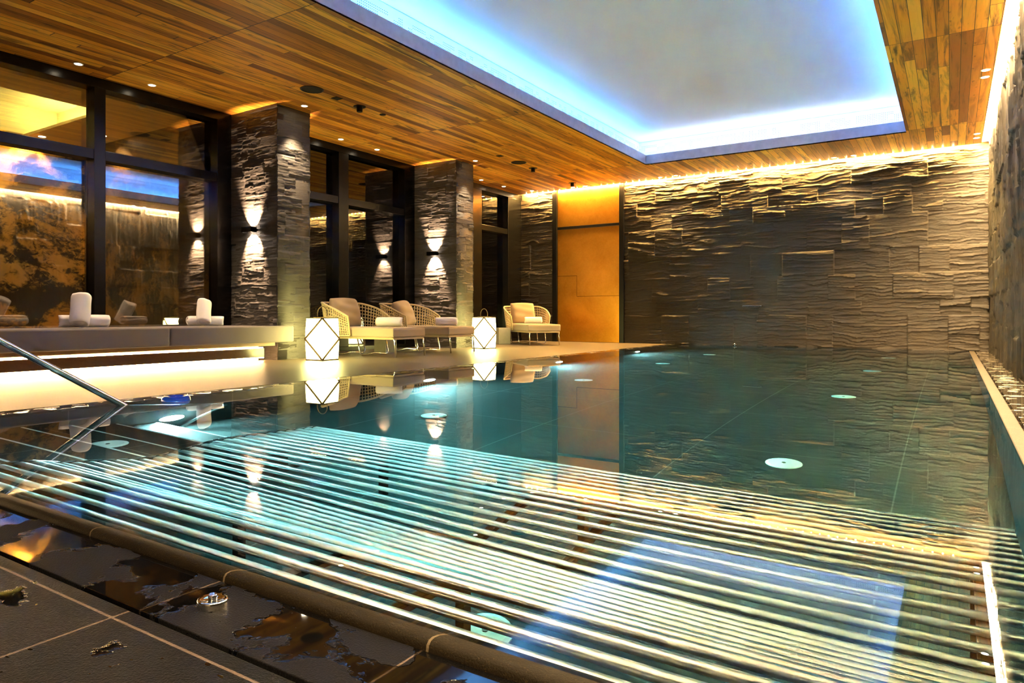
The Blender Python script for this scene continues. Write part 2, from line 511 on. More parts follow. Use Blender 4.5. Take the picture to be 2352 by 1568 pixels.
# ------------------------------------------------------------------ split-stone walls: real relief
_tab = np.random.RandomState(5).rand(256, 256)
def vnoise(x, y):
    xi = np.floor(x).astype(int); yi = np.floor(y).astype(int)
    fx = x - xi; fy = y - yi
    fx = fx * fx * (3 - 2 * fx); fy = fy * fy * (3 - 2 * fy)
    g = lambda a, b: _tab[(a & 255), (b & 255)]
    return (g(xi, yi) * (1 - fx) + g(xi + 1, yi) * fx) * (1 - fy) + (g(xi, yi + 1) * (1 - fx) + g(xi + 1, yi + 1) * fx) * fy
def stone_height(U, V, seed, heights, widths, base_amp, rough_amp, fu, fv, swap=False):
    """slabs of random size, each at its own depth, each with layered ridges running along u"""
    R = np.random.RandomState(seed)
    u0, u1, v0, v1 = U.min(), U.max(), V.min(), V.max()
    Hh = np.zeros_like(U)
    OX = np.zeros_like(U); OY = np.zeros_like(U); AM = np.ones_like(U); SL = np.zeros_like(U)
    v = v0
    while v < v1:
        h = R.choice(heights)
        u = u0 - R.rand() * max(widths)
        while u < u1:
            w = R.choice(widths)
            parts = [(v, v + h)]
            if R.rand() < 0.3 and h > 0.2:
                c = v + h * R.uniform(0.4, 0.6); parts = [(v, c), (c, v + h)]
            for a, b in parts:
                m = (U >= u) & (U < u + w) & (V >= a) & (V < b)
                if m.any():
                    Hh[m] = R.rand() ** 1.5 * base_amp
                    OX[m] = R.rand() * 200; OY[m] = R.rand() * 200
                    AM[m] = R.uniform(0.55, 1.5)
                    SL[m] = (V[m] - a) / h * R.uniform(-0.4, 0.4) * base_amp
            u += w
        v += h
    a, b = (U, V) if not swap else (V, U)        # a runs along the bedding, b across it
    x = a * fu + OX; y = b * fv + OY
    ph = y + 2.2 * vnoise(x * 0.35 + 3, y * 0.22) + 0.9 * vnoise(x * 1.3, y * 0.8 + 7)
    led = np.floor(ph); saw = 1.0 - (ph - led)
    mod = vnoise(x * 0.8 + led * 13.7, led * 7.3 + 0.5)
    mod = np.clip(mod * 1.9 - 0.45, 0, 1.3)
    t1 = saw * mod
    ph2 = y * 2.7 + 2.0 * vnoise(x * 1.1 + 40, y * 0.7) + 0.8 * vnoise(x * 3.1, y * 1.9)
    led2 = np.floor(ph2); saw2 = 1.0 - (ph2 - led2)
    mod2 = np.clip(vnoise(x * 2.3 + led2 * 5.1, led2 * 3.7) * 1.8 - 0.4, 0, 1.2)
    broad = vnoise(x * 0.5, y * 0.15 + 11)
    tot = 0.62 * t1 + 0.26 * saw2 * mod2 + 0.35 * broad
    return Hh + SL + tot * rough_amp * AM
def grid_mesh(name, origin, ud, vd, nd, W, Hh, res, seed, mat, parent=None, **kw):
    nu = int(W / res) + 1; nv = int(Hh / res) + 1
    u = np.linspace(0, W, nu); v = np.linspace(0, Hh, nv)
    U, V = np.meshgrid(u, v)
    D = stone_height(U, V, seed, **kw)
    P = (np.array(origin)[None, None, :] + U[..., None] * np.array(ud) + V[..., None] * np.array(vd) + D[..., None] * np.array(nd))
    idx = np.arange(nu * nv).reshape(nv, nu)
    q = np.stack([idx[:-1, :-1], idx[:-1, 1:], idx[1:, 1:], idx[1:, :-1]], -1).reshape(-1, 4)
    if np.dot(np.cross(ud, vd), nd) < 0:
        q = q[:, ::-1]
    return P.reshape(-1, 3), q
def mesh_from(name, chunks, mat, parent=None, smooth=True):
    vs, fs, off = [], [], 0
    for P, q in chunks:
        vs.append(P); fs.append(q + off); off += len(P)
    V = np.concatenate(vs).astype(np.float32); F = np.concatenate(fs).astype(np.int32)
    me = bpy.data.meshes.new(name)
    me.vertices.add(len(V)); me.vertices.foreach_set('co', V.ravel())
    me.loops.add(F.size); me.loops.foreach_set('vertex_index', F.ravel())
    me.polygons.add(len(F))
    me.polygons.foreach_set('loop_start', np.arange(0, F.size, 4, dtype=np.int32))
    me.update(calc_edges=True)
    me.validate()
    if smooth:
        me.polygons.foreach_set('use_smooth', np.ones(len(me.polygons), dtype=bool))
    me.materials.append(M[mat])
    o = bpy.data.objects.new(name, me); COL.objects.link(o)
    if parent is not None: o.parent = parent
    return o
def box_chunk(x0, x1, y0, y1, z0, z1):
    P = np.array([(x, y, z) for x in (x0, x1) for y in (y0, y1) for z in (z0, z1)], float)
    q = np.array([(0, 1, 3, 2), (4, 6, 7, 5), (0, 4, 5, 1), (2, 3, 7, 6), (0, 2, 6, 4), (1, 5, 7, 3)])
    return P, q

# far wall: stone left of the brass door and right of it
kw_big = dict(heights=[0.45, 0.6, 0.45, 0.3], widths=[0.45, 0.6, 0.9, 1.2], base_amp=0.040, rough_amp=0.034, fu=3.4, fv=17.0)
far = [grid_mesh('f', (-6.0, FY, 0), (1, 0, 0), (0, 0, 1), (0, -1, 0), 6.6, 3.62, 0.011, 21, 'stone', **kw_big),
       grid_mesh('f', (-8.70, FY, 0), (1, 0, 0), (0, 0, 1), (0, -1, 0), 0.92, 3.62, 0.011, 22, 'stone', **kw_big),
       box_chunk(-9.0, 0.9, FY + 0.02, FY + 0.2, -0.1, 3.9), box_chunk(-9.0, 0.9, FY - 0.004, FY + 0.1, -1.6, 0.0)]
struct(mesh_from('wall_far', far, 'stone'), 'wall of rough split stone slabs at the far end of the pool', 'wall')
kw_side = dict(heights=[0.45, 0.6, 0.9], widths=[0.3, 0.45, 0.6, 0.75], base_amp=0.034, rough_amp=0.034, fu=2.6, fv=14.0, swap=True)
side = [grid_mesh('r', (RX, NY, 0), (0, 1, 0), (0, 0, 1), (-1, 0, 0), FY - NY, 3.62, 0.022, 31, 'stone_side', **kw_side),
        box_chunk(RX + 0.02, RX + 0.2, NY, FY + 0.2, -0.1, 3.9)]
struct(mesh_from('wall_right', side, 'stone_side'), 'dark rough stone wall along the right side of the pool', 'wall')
struct(MB().box(-13, 1, NY - 0.2, NY, -1.6, 3.9).done('wall_near', 'darkwall'), 'dark wall behind the near end of the pool', 'wall')

# pillars
kw_pil = dict(heights=[0.075, 0.1, 0.125, 0.15], widths=[0.2, 0.3, 0.45, 0.6], base_amp=0.013, rough_amp=0.014, fu=5.0, fv=26.0)
def pillar(y0, y1, seed, label):
    x0, x1 = WX - 0.1, -7.64
    ch = [box_chunk(x0, x1 - 0.005, y0 + 0.02, y1 - 0.02, 0.0, CEIL),
          grid_mesh('p', (x0, y0 + 0.015, 0), (1, 0, 0), (0, 0, 1), (0, -1, 0), x1 - x0 + 0.012, CEIL, 0.011, seed, 'pillar', **kw_pil),
          grid_mesh('p', (x1 - 0.015, y0 + 0.004, 0), (0, 1, 0), (0, 0, 1), (1, 0, 0), y1 - y0 - 0.008, CEIL, 0.011, seed + 1, 'pillar', **kw_pil),
          grid_mesh('p', (x1 + 0.0, y1 - 0.015, 0), (-1, 0, 0), (0, 0, 1), (0, 1, 0), x1 - x0, CEIL, 0.02, seed + 2, 'pillar', **kw_pil)]
    return struct(mesh_from('stone_pillar', ch, 'pillar'), label, 'pillar')
pillar(6.05, 6.62, 41, 'nearer pillar of stacked dark stone at the end of the long bench')
pillar(10.00, 10.55, 51, 'farther pillar of stacked dark stone behind the second lantern')

# ------------------------------------------------------------------ ceiling with its light recess
RXL, RXR, RYF, RYN = -4.89, -0.60, 12.33, -1.6
b = MB()
b.box(WX - 0.2, RXL, NY, FY - 0.16, CEIL, CEIL + 0.02)
b.box(RXL, RXR, RYF, FY - 0.16, CEIL, CEIL + 0.02)
b.box(RXR, 0.415, NY, FY - 0.16, CEIL, CEIL + 0.02)
b.box(RXL, RXR, NY, RYN, CEIL, CEIL + 0.02)
struct(b.done('ceiling', 'wood'), 'wooden plank ceiling around the light recess', 'ceiling')
# closed slots above the LED strips
b = MB()
b.box(WX - 0.2, RX, FY - 0.165, FY - 0.155, CEIL + 0.02, 3.62)
b.box(WX - 0.2, RX, FY - 0.17, FY + 0.01, 3.60, 3.62)
b.box(0.405, 0.415, NY, FY - 0.16, CEIL + 0.02, 3.62)
b.box(0.40, RX + 0.02, NY, FY, 3.60, 3.62)
struct(b.done('trim_1', 'white'), 'plaster lining of the light slots above the stone walls', 'trim')
# fascia boards round the recess
b = MB()
t, zt = 0.03, 3.64
b.box(RXL - t, RXL, RYN - t, RYF + t, CEIL + 0.001, zt)
b.box(RXR, RXR + t, RYN - t, RYF + t, CEIL + 0.001, zt)
b.box(RXL, RXR, RYF, RYF + t, CEIL + 0.001, zt)
b.box(RXL, RXR, RYN - t, RYN, CEIL + 0.001, zt)
struct(b.done('trim_2', 'fascia', bevel=0.002), 'wooden fascia board framing the ceiling recess', 'trim')
# raised ceiling and cove walls
CZ = 4.0
cx0, cx1, cy0, cy1 = RXL - 0.31, RXR + 0.31, RYN - 0.31, RYF + 0.40
b = MB()
b.quad((cx0, cy0, CZ), (cx0, cy1, CZ), (cx1, cy1, CZ), (cx1, cy0, CZ))
b.box(cx0, RXL - t, cy0, cy1, 3.475, 3.49)
b.box(RXR + t, cx1, cy0, cy1, 3.475, 3.49)
b.box(RXL - t, RXR + t, RYF + t, cy1, 3.475, 3.49)
b.box(RXL - t, RXR + t, cy0, RYN - t, 3.475, 3.49)
b.box(cx0 - 0.02, cx0, cy0, cy1, 3.47, CZ + 0.02)
b.box(cx1, cx1 + 0.02, cy0, cy1, 3.47, CZ + 0.02)
b.box(cx0, cx1, cy1, cy1 + 0.02, 3.47, CZ + 0.02)
b.box(cx0, cx1, cy0 - 0.02, cy0, 3.47, CZ + 0.02)
struct(b.done('ceiling_recess', 'white', recalc=False), 'raised white ceiling panel lit by hidden blue light', 'ceiling')
# perforated air grille on the cove wall
k = NT('perforated_grille')
co, x, y, z = k.coords()
fx = k.math('FRACT', k.math('MULTIPLY', k.math('ADD', x, y), 38.0)); fz = k.math('FRACT', k.math('MULTIPLY', z, 38.0))
dd = k.math('ADD', k.math('POWER', k.math('SUBTRACT', fx, 0.5), 2.0), k.math('POWER', k.math('SUBTRACT', fz, 0.5), 2.0))
hole = k.math('LESS_THAN', dd, 0.05)
grp = k.math('GREATER_THAN', k.white(k.comb(k.math('FLOOR', k.math('MULTIPLY', k.math('ADD', x, y), 12.67)), k.math('FLOOR', k.math('MULTIPLY', z, 12.67)), 1.0)), 0.35)
zin = k.math('MULTIPLY', k.math('GREATER_THAN', z, 3.72), k.math('LESS_THAN', z, 3.92))
hole = k.math('MULTIPLY', k.math('MULTIPLY', hole, grp), zin)
k.bsdf(k.mix(hole, (0.84, 0.84, 0.84, 1), (0.05, 0.06, 0.08, 1)), 0.5)
M['perf'] = k.m
b = MB()
b.box(cx0, cx0 + 0.012, cy0, cy1, 3.50, 3.985)
b.box(cx1 - 0.012, cx1, cy0, cy1, 3.50, 3.985)
b.box(cx0 + 0.012, cx1 - 0.012, cy1 - 0.012, cy1, 3.50, 3.985)
struct(b.done('trim_3', 'perf'), 'white perforated air grille along the cove of the recess', 'trim')

def led_run(name, a, c, w, h, mat, label, step=0.7, body=True):
    a = Vector(a); c = Vector(c); d = (c - a); n = max(1, int(d.length / step))
    e = empty(name, a, label=label, cat='light strip')
    m = MB()
    ax = 'x' if abs(d.x) > abs(d.y) else 'y'
    Lg = d.length
    for i in range(n):
        s0, s1 = Lg * i / n, Lg * (i + 1) / n
        if ax == 'x': m.box(s0, s1, -w / 2, w / 2, 0, h)
        else: m.box(-w / 2, w / 2, s0, s1, 0, h)
    m.done('diffuser', mat, e)
    m = MB()
    if ax == 'x': m.box(0, Lg, -w / 2 - 0.002, w / 2 + 0.002, h + 0.0005, h + 0.008)
    else: m.box(-w / 2 - 0.002, w / 2 + 0.002, 0, Lg, h + 0.0005, h + 0.008)
    m.done('profile', 'white', e)
    return e
far_led = led_run('led_strip', (WX + 0.05, FY - 0.090, CEIL + 0.030), (0.40, FY - 0.090, CEIL + 0.030), 0.04, 0.010, 'led_far', 'warm light strip hidden in the slot above the far stone wall')
dot = MB().lathe([(0.0, -0.009), (0.006, -0.007), (0.009, 0.0)], seg=10).done('diode', 'led_dot', far_led, smooth=True)
dot.location = (0.15, -0.055, -0.036)
for i in range(1, 58):
    d2 = dot.copy(); COL.objects.link(d2); d2.location.x = 0.15 + i * 0.148
led_run('led_strip', (0.4365, NY + 0.1, CEIL + 0.026), (0.4365, FY - 0.18, CEIL + 0.026), 0.034, 0.045, 'led_right', 'bright warm light strip in the slot above the right stone wall')
def cove_led(a, c, mat, label, inward=None, face=1):
    a = Vector(a); c = Vector(c); d = c - a
    e = empty('led_strip', a, label=label, cat='light strip')
    n = int(d.length / 0.7) + 1; m = MB(); Lg = d.length
    ax = 'x' if abs(d.x) > abs(d.y) else 'y'
    for i in range(n):
        s0, s1 = Lg * i / n, Lg * (i + 1) / n
        a0, a1 = (0.0, 0.004) if face > 0 else (-0.004, 0.0)       # upright diffuser throwing light onto the cove wall
        if ax == 'x': m.box(s0, s1, a0, a1, 0.010, 0.045)
        else: m.box(a0, a1, s0, s1, 0.010, 0.045)
    m.done('diffuser', mat, e)
    if inward is not None:                      # second, tilted row added to brighten the middle of the raised ceiling
        q = Matrix.Rotation(rad(50), 3, (0, 1, 0) if ax == 'y' else (1, 0, 0)) if inward > 0 else Matrix.Rotation(rad(-50), 3, (0, 1, 0) if ax == 'y' else (1, 0, 0))
        m = MB()
        for i in range(n):
            s0, s1 = Lg * i / n, Lg * (i + 1) / n
            o3 = (0, 0, 0.115)
            if ax == 'x': m.box(s0, s1, -0.015, 0.015, 0.112, 0.118, rot=q, c=o3)
            else: m.box(-0.015, 0.015, s0, s1, 0.112, 0.118, rot=q, c=o3)
        m.done('added_diffuser', mat + '_soft', e)
        m = MB()
        if ax == 'x': m.box(0, Lg, -0.003, 0.003, 0.0505, 0.098)
        else: m.box(-0.003, 0.003, 0, Lg, 0.0505, 0.098)
        m.done('bracket', 'white', e)
    m = MB()
    b0, b1 = (-0.005, -0.0005) if face > 0 else (0.0005, 0.005)
    if ax == 'x': m.box(0, Lg, b0, b1, 0, 0.05)
    else: m.box(b0, b1, 0, Lg, 0, 0.05)
    m.done('profile', 'white', e)
cove_led((RXL - 0.06, RYN, 3.4905), (RXL - 0.06, RYF + 0.06, 3.4905), 'led_blue', 'blue light strip in the left cove of the ceiling recess', 1, -1)
cove_led((RXR + 0.06, RYN, 3.4905), (RXR + 0.06, RYF + 0.06, 3.4905), 'led_deep', 'blue light strip in the right cove of the ceiling recess', -1)
cove_led((RXL, RYF + 0.06, 3.4905), (RXR, RYF + 0.06, 3.4905), 'led_lav', 'pale blue light strip in the far cove of the ceiling recess', 1)

# ------------------------------------------------------------------ floor, copings, basin
b = MB()
b.box(WX - 0.25, -5.0, PNY - 0.36, FY, -0.2, 0.0)      # left deck
struct(b.done('floor', 'deck', bevel=0.001), 'stone deck between the windows and the pool', 'floor')
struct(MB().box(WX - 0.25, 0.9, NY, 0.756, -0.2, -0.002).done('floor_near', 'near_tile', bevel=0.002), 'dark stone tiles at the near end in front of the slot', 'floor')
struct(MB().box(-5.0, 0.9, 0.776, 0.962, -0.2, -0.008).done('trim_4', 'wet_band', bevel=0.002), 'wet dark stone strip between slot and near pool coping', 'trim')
struct(MB().box(-5.2, 0.9, 0.70, 0.80, -0.24, -0.05).done('trim_5', 'void'), 'dark drain channel in the near deck', 'trim')
prof = [(0.9640, -0.16), (0.9620, -0.010), (0.9640, 0.002), (0.9700, 0.0085), (0.980, 0.0105), (0.995, 0.0085), (1.012, 0.0035), (1.028, -0.003),
        (1.042, -0.011), (1.054, -0.024), (1.060, -0.045), (1.060, -1.5), (0.90, -1.5), (0.90, -0.16)]
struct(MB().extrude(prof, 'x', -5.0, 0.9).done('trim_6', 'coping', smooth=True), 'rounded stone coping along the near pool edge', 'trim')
struct(MB().box(-4.999, PLX, 1.06, FY, -0.12, -0.0015).done('trim_7', 'wet_left', bevel=0.004), 'wet overflow edge along the left side of the pool', 'trim')
b = MB(); b.box(PRX, 0.315, 1.06, FY, -0.08, 0.003); 
struct(b.done('trim_8', 'kerb', bevel=0.006), 'narrow stone kerb along the right pool edge', 'trim')
b = MB()
b.box(0.331, RX + 0.05, 0.962, FY, -0.2, -0.001)
y = 1.2
while y < FY:                                            # small spacers bridging the overflow slot
    b.box(0.312, 0.334, y, y + 0.035, -0.06, -0.004); y += 0.30
struct(b.done('trim_9', 'wet_right'), 'wet stone strip between the overflow slot and the right wall', 'trim')
struct(MB().box(0.30, 0.345, 1.0, FY, -0.22, -0.07).done('trim_10', 'void'), 'dark overflow slot along the right pool edge', 'trim')
struct(MB().box(RX - 0.030, RX - 0.018, 1.0, FY - 0.03, 0.0, 0.022).done('baseboard_right', 'bronze', bevel=0.002), 'thin metal base strip along the right wall', 'baseboard')
b = MB()
b.box(PLX - 0.1, PRX + 0.1, PNY - 0.05, FY, PD - 0.1, PD)
b.box(PLX - 0.12, PLX - 0.001, PNY, FY, PD, -0.12)
b.box(PRX + 0.001, PRX + 0.10, PNY, FY, PD, -0.08)
b.box(PLX, PRX, FY - 0.06, FY + 0.02, PD, -0.01)
struct(b.done('pool_basin', 'basin'), 'tiled basin of the pool under the water', 'pool')
st = tag(empty('pool_steps', (PLX, 1.06, PD)), 'submerged stone steps beside the handrail in the near left corner', 'steps', kind='structure')
for i in range(6):
    y1 = 1.345 + 0.283 * i; z = -0.22 - 0.17 * i
    m = MB().box(0, 1.42, 0 if i == 0 else y1 - 0.283 - 1.06, y1 - 1.06, 0, z - PD); m.done('step', 'basin', st)
    m = MB().box(0.02, 1.40, y1 - 1.06 - 0.012, y1 - 1.06 + 0.002, z - PD - 0.008, z - PD + 0.002); m.done('edge_strip', 'edge', st)

# water: one closed body, its top still
b = MB()
b.box(PLX - 0.015, PRX + 0.015, 0.985, FY - 0.03, PD - 0.05, 0.0)
struct(b.done('pool_water', 'water'), 'still teal water filling the pool', 'water')

# ------------------------------------------------------------------ pool lamps, inlets
for i, y in enumerate((2.87, 5.80, 8.73, 11.67)):
    e = empty('pool_lamp', (PLX, y, -1.0), label=['brightest underwater lamp in the left pool wall beside the blue float', 'underwater lamp in the left pool wall below the first lounger pair',
              'underwater lamp in the left pool wall in front of the farthest lounger', 'smallest underwater lamp in the left pool wall near the brass door'][i], cat='lamp', group='underwater lamps in the left pool wall')
    m = MB().lathe([(0.0, 0.010), (0.086, 0.010), (0.094, 0.002)], axis='x', seg=28); m.done('lens', 'poollamp', e)
    m = MB().lathe([(0.094, 0.0), (0.094, 0.014), (0.115, 0.014), (0.118, 0.0)], axis='x', seg=28); m.done('ring', 'steel', e, smooth=False)
def inlet(x, y, z, label):
    e = empty('floor_inlet', (x, y, z), label=label, cat='inlet', group='white inlets on the pool floor')
    MB().lathe([(0.105, 0.0), (0.105, 0.012), (0.085, 0.020), (0.0, 0.022)], seg=28).done('cover', 'inlet', e, smooth=False)
    MB().lathe([(0.0, 0.026), (0.012, 0.026), (0.014, 0.0221)], seg=14).done('screw', 'steel', e)
ordn = ['nearest', 'second nearest', 'third nearest', 'farthest']
for i, y in enumerate((4.37, 7.08, 9.82, 12.5)):
    inlet(-0.855, y, PD, ordn[i] + ' white floor inlet in the row along the right pool wall')
for i, y in enumerate((4.36, 7.06, 9.62, 11.9)):
    inlet(-3.555, y, PD, ordn[i] + ' white floor inlet in the row on the left half of the pool')
inlet(-4.02, 2.03, -0.73, 'white inlet cover on the submerged steps by the handrail')
inlet(-1.46, 2.09, PD, 'white inlet cover seen between the steel tubes near the coping')

# ------------------------------------------------------------------ submerged steel-tube massage bench
PRO = [(1.098, -0.070), (1.167, -0.070), (1.237, -0.071), (1.305, -0.080), (1.368, -0.122), (1.418, -0.182), (1.467, -0.240), (1.526, -0.280), (1.585, -0.315), (1.644, -0.352),
       (1.703, -0.390), (1.764, -0.428), (1.830, -0.470), (1.900, -0.482), (1.966, -0.466), (2.030, -0.443), (2.093, -0.418), (2.156, -0.390), (2.219, -0.366),
       (2.286, -0.361), (2.353, -0.369), (2.421, -0.381), (2.490, -0.396), (2.557, -0.409), (2.627, -0.424), (2.696, -0.441), (2.765, -0.459), (2.834, -0.478), (2.90, -0.497)]
bench = empty('massage_bench', (-3.30, 1.17, -0.48), label='long bench of polished steel tubes under the water along the near edge', cat='bench')
bx0, bx1 = 0.0, 3.48
tube0 = MB().tube([(0.0, 0, 0), (bx1, 0, 0)], 0.0190, 24).done('tube', 'tube', bench, smooth=True)
tube0.location = (0, PRO[0][0] - 1.17, PRO[0][1] + 0.48 - 0.0190)
for y, z in PRO[1:]:
    o = tube0.copy(); COL.objects.link(o); o.location = (0, y - 1.17, z + 0.48 - 0.0190)
def rib(xo, off, th, dz0, dz1, name, mat='steel'):
    m = MB(); b2 = m.b
    up = [(y - 1.17, z + 0.48 + dz1) for y, z in PRO]; lo = [(y - 1.17, z + 0.48 + dz0) for y, z in PRO]
    for i in range(len(up) - 1):
        vs = []
        for xx in (xo, xo + th):
            vs += [b2.verts.new((xx, *lo[i])), b2.verts.new((xx, *lo[i + 1])), b2.verts.new((xx, *up[i + 1])), b2.verts.new((xx, *up[i]))]
        b2.faces.new(vs[0:4]); b2.faces.new(vs[4:8][::-1])
        b2.faces.new((vs[3], vs[2], vs[6], vs[7])); b2.faces.new((vs[0], vs[4], vs[5], vs[1]))
    bmesh.ops.remove_doubles(b2, verts=b2.verts[:], dist=1e-5)
    return m.done(name, mat, bench)
rib(-0.028, 0, 0.008, -0.048, 0.010, 'end_plate')
for xo in (0.7, 1.90, 2.25, 3.35):
    rib(xo, 0, 0.035, -0.075, -0.040, 'support_rail', 'black')
for xo in (0.7, 1.9, 3.35):
    MB().box(xo, xo + 0.035, 0.66, 0.70, PD + 0.48, -0.05).done('leg', 'black', bench)
    MB().box(xo, xo + 0.035, 1.55, 1.59, PD + 0.48, -0.03).done('leg', 'black', bench)

# ------------------------------------------------------------------ handrail into the pool
pts = [(0, -1.90, 0.0), (0, -1.90, 0.95), (0, -1.87, 1.08), (0, -1.78, 1.13), (0, -1.68, 1.115)]
pts += [(0, -0.55 - 0.05, 0.45 - 0.0), (0, 0.10, 0.0), (0, 0.80, -0.50), (0, 0.86, -0.56), (0, 0.87, -0.63), (0, 0.84, -0.70), (0, 0.50, -1.28)]
hr = empty('pool_handrail', (-4.68, 2.36, 0.0), label='polished steel handrail sloping down into the water at the left', cat='handrail')
MB().tube(pts, 0.021, 16).done('rail', 'steel', hr, smooth=True)
MB().lathe([(0.0, 0.0), (0.05, 0.0), (0.05, 0.010), (0.022, 0.014)], c=(0, -1.90, 0.0), seg=24).done('flange', 'steel', hr)

# ------------------------------------------------------------------ windows
def window(name, y0, y1, mulls, label, sill=0.0):
    e = empty(name, (WX, (y0 + y1) / 2, 0), label=label, cat='window', kind='structure')
    yc = (y0 + y1) / 2
    gx = -8.78 - WX
    def fr(nm, a, c, z0, z1, d0=0.0, d1=-0.20, bv=0.003):
        MB().box(d1, d0, a - yc, c - yc, z0, z1).done(nm, 'bronze', e, bevel=bv)
    fr('head_frame', y0, y1, 3.33, CEIL - 0.001)
    fr('sill_frame', y0, y1, 0.0, 0.07)
    ys = []
    for a, c in mulls:
        fr('mullion', a, c, 0.07, 3.33)
        MB().box(-0.155, -0.145, c - yc - 0.001, c - yc + 0.010, 0.07, 3.33).done('glazing_bead', 'steel', e)
    edges = [y0] + [v for p in mulls for v in p] + [y1]
    for a, c in zip(edges[0::2], edges[1::2]):
        if c - a < 0.02: continue
        fr('transom', a, c, 2.47, 2.59, -0.01, -0.19)
        for z0, z1 in ((0.07, 2.47), (2.59, 3.33)):
            MB().box(gx - 0.006, gx + 0.006, a - yc, c - yc, z0, z1).done('pane', 'glass', e)
    return e
window('window_1', NY, 6.05, [(-0.5, -0.37), (1.85, 1.98), (4.20, 4.33), (5.83, 6.05)], 'tall dark framed windows behind the long bench')
window('window_2', 6.62, 10.0, [(6.62, 6.80), (8.08, 8.30), (9.72, 10.0)], 'tall dark framed windows between the two stone pillars')
window('window_3', 10.55, 13.9, [(10.55, 10.72), (11.75, 12.22), (13.27, 13.84)], 'narrow dark framed windows beside the far wall')

# the rooms behind the glass
b = MB()
b.box(-12.7, -12.5, NY, 5.95, 0, 3.5)
struct(b.done('wall_mural', 'mural'), 'golden wall with a dark mountain landscape seen through the windows', 'wall')
struct(MB().box(-12.5, -8.83, 5.93, 6.03, 0, 3.5).done('wall_end', 'mural_dark'), 'dark end wall of the room behind the windows', 'wall')
b = MB()
b.box(-10.0, -8.8, NY, 6.0, 3.45, 3.49); b.box(-12.6, -10.0, 5.0, 6.0, 3.45, 3.49)
b.box(-12.6, -9.5, NY, 5.5, 3.95, 4.0); b.box(-9.5, -9.48, NY, 5.52, 3.49, 4.0); b.box(-12.6, -9.5, 5.5, 5.52, 3.49, 4.0); b.box(-12.7, -12.5, NY, 6.0, 3.5, 4.0)
struct(b.done('ceiling_lounge', 'beige'), 'beige ceiling with a lime lit cove in the room behind the glass', 'ceiling')
struct(MB().box(-13, WX - 0.25, NY, FY, -0.2, -0.01).done('floor_lounge', 'beige'), 'beige floor of the room behind the windows, kept pale to bounce light', 'floor')  # pale colour chosen to bounce light up to the lounge ceiling
b = MB(); b.box(-11.3, -11.2, 6.03, FY, 0, 3.6); b.box(-11.3, -8.8, 6.03, FY, 3.45, 3.5); b.box(-11.3, -8.8, FY, FY + 0.1, 0, 3.5)
struct(b.done('wall_corridor', 'darkwall'), 'dark wall of the space behind the farther windows', 'wall')
e = empty('led_strip', (-9.70, NY + 0.3, 3.512), label='lime light strip in the ceiling cove behind the windows', cat='light strip')
MB().box(-0.02, 0.02, 0, 7.6, 0, 0.012).done('diffuser', 'lime', e); MB().box(-0.022, 0.022, 0, 7.6, -0.010, -0.0005).done('profile', 'white', e)
e = empty('led_strip', (-12.3, 5.28, 3.512), label='lime light strip across the end of the cove behind the windows', cat='light strip')
MB().box(0, 2.15, -0.02, 0.02, 0, 0.012).done('diffuser', 'lime', e); MB().box(0, 2.15, -0.022, 0.022, -0.010, -0.0005).done('profile', 'white', e)
# lounge ceiling fittings
for xx, yy, zz, tg, l in ((-12.22, 5.16, 3.45, (-0.9, -0.4, -2.2), 'downlight grazing the golden wall behind the leftmost window'),
                          (-11.35, 5.66, 3.45, (0.0, 0.9, -2.2), 'downlight grazing the dark end wall behind the second window'),
                          (-11.6, 3.2, 3.95, (-1.2, 0, -2.6), 'added fill light in the cove behind the windows brightening the golden wall')):  # this last one is added to lighten the golden wall
    e = empty('downlight', (xx, yy, zz), label=l, cat='downlight')
    MB().lathe([(0.0, -0.002), (0.05, -0.002), (0.05, 0.0)], seg=20).done('lens', 'down', e)
    spot(e, (0, 0, -0.03), tg, 45, (1.0, 0.62, 0.24), 100, 0.6, 0.04)
e = empty('smoke_detector', (-9.23, 5.10, 3.45), label='round smoke detector on the beige ceiling behind the glass', cat='smoke detector')
MB().lathe([(0, -0.05), (0.03, -0.05), (0.035, -0.03), (0.06, -0.022), (0.06, 0)], seg=24).done('housing', 'white', e, smooth=False)

# ------------------------------------------------------------------ brass door in the far wall
d = empty('door_1', (-6.89, FY, 0), label='tall brass clad door with black frame in the far wall', cat='door', kind='structure')
def dpart(nm, x0, x1, z0, z1, y0, y1, mat, **kw):
    m = MB().box(x0, x1, FY + y0, FY + y1, z0, z1)
    o = m.done(nm, mat, None, **kw); o.parent = d; o.matrix_parent_inverse = Matrix.Translation((6.89, -FY, 0)); return o
dpart('leaf', -7.655, -6.115, 0.006, 2.565, -0.02, 0.0, 'brass')
dpart('transom_panel', -7.655, -6.115, 2.63, 3.60, -0.02, 0.0, 'brass')
dpart('frame_post', -7.78, -7.66, 0.0, 3.60, -0.06, 0.0, 'black', bevel=0.004)
dpart('frame_post', -6.11, -6.00, 0.0, 3.60, -0.06, 0.0, 'black', bevel=0.004)
dpart('transom_bar', -7.66, -6.11, 2.57, 2.625, -0.03, 0.0, 'black')

# thin metal water spout high on the far wall
e = empty('wall_spout', (-3.28, FY - 0.02, 0.78), label='thin flat metal spout sticking out of the far stone wall', cat='spout')
MB().box(-0.18, 0.18, -0.12, 0.0, -0.012, 0.012).done('blade', 'steel', e, bevel=0.003)
MB().box(-0.17, 0.17, -0.122, -0.115, -0.006, 0.006).done('slot', 'black', e)
e = empty('edge_nozzle', (-3.62, FY - 0.10, 0.0), label='tiny chrome nozzle at the water line of the far wall', cat='nozzle')
MB().lathe([(0.0, 0.05), (0.02, 0.045), (0.022, 0.03), (0.012, 0.025), (0.012, -0.01)], seg=14).done('head', 'chrome', e, smooth=True)
MB().tube([(-0.035, 0, 0.025), (0.035, 0, 0.025)], 0.006, 8).done('arm', 'chrome', e)

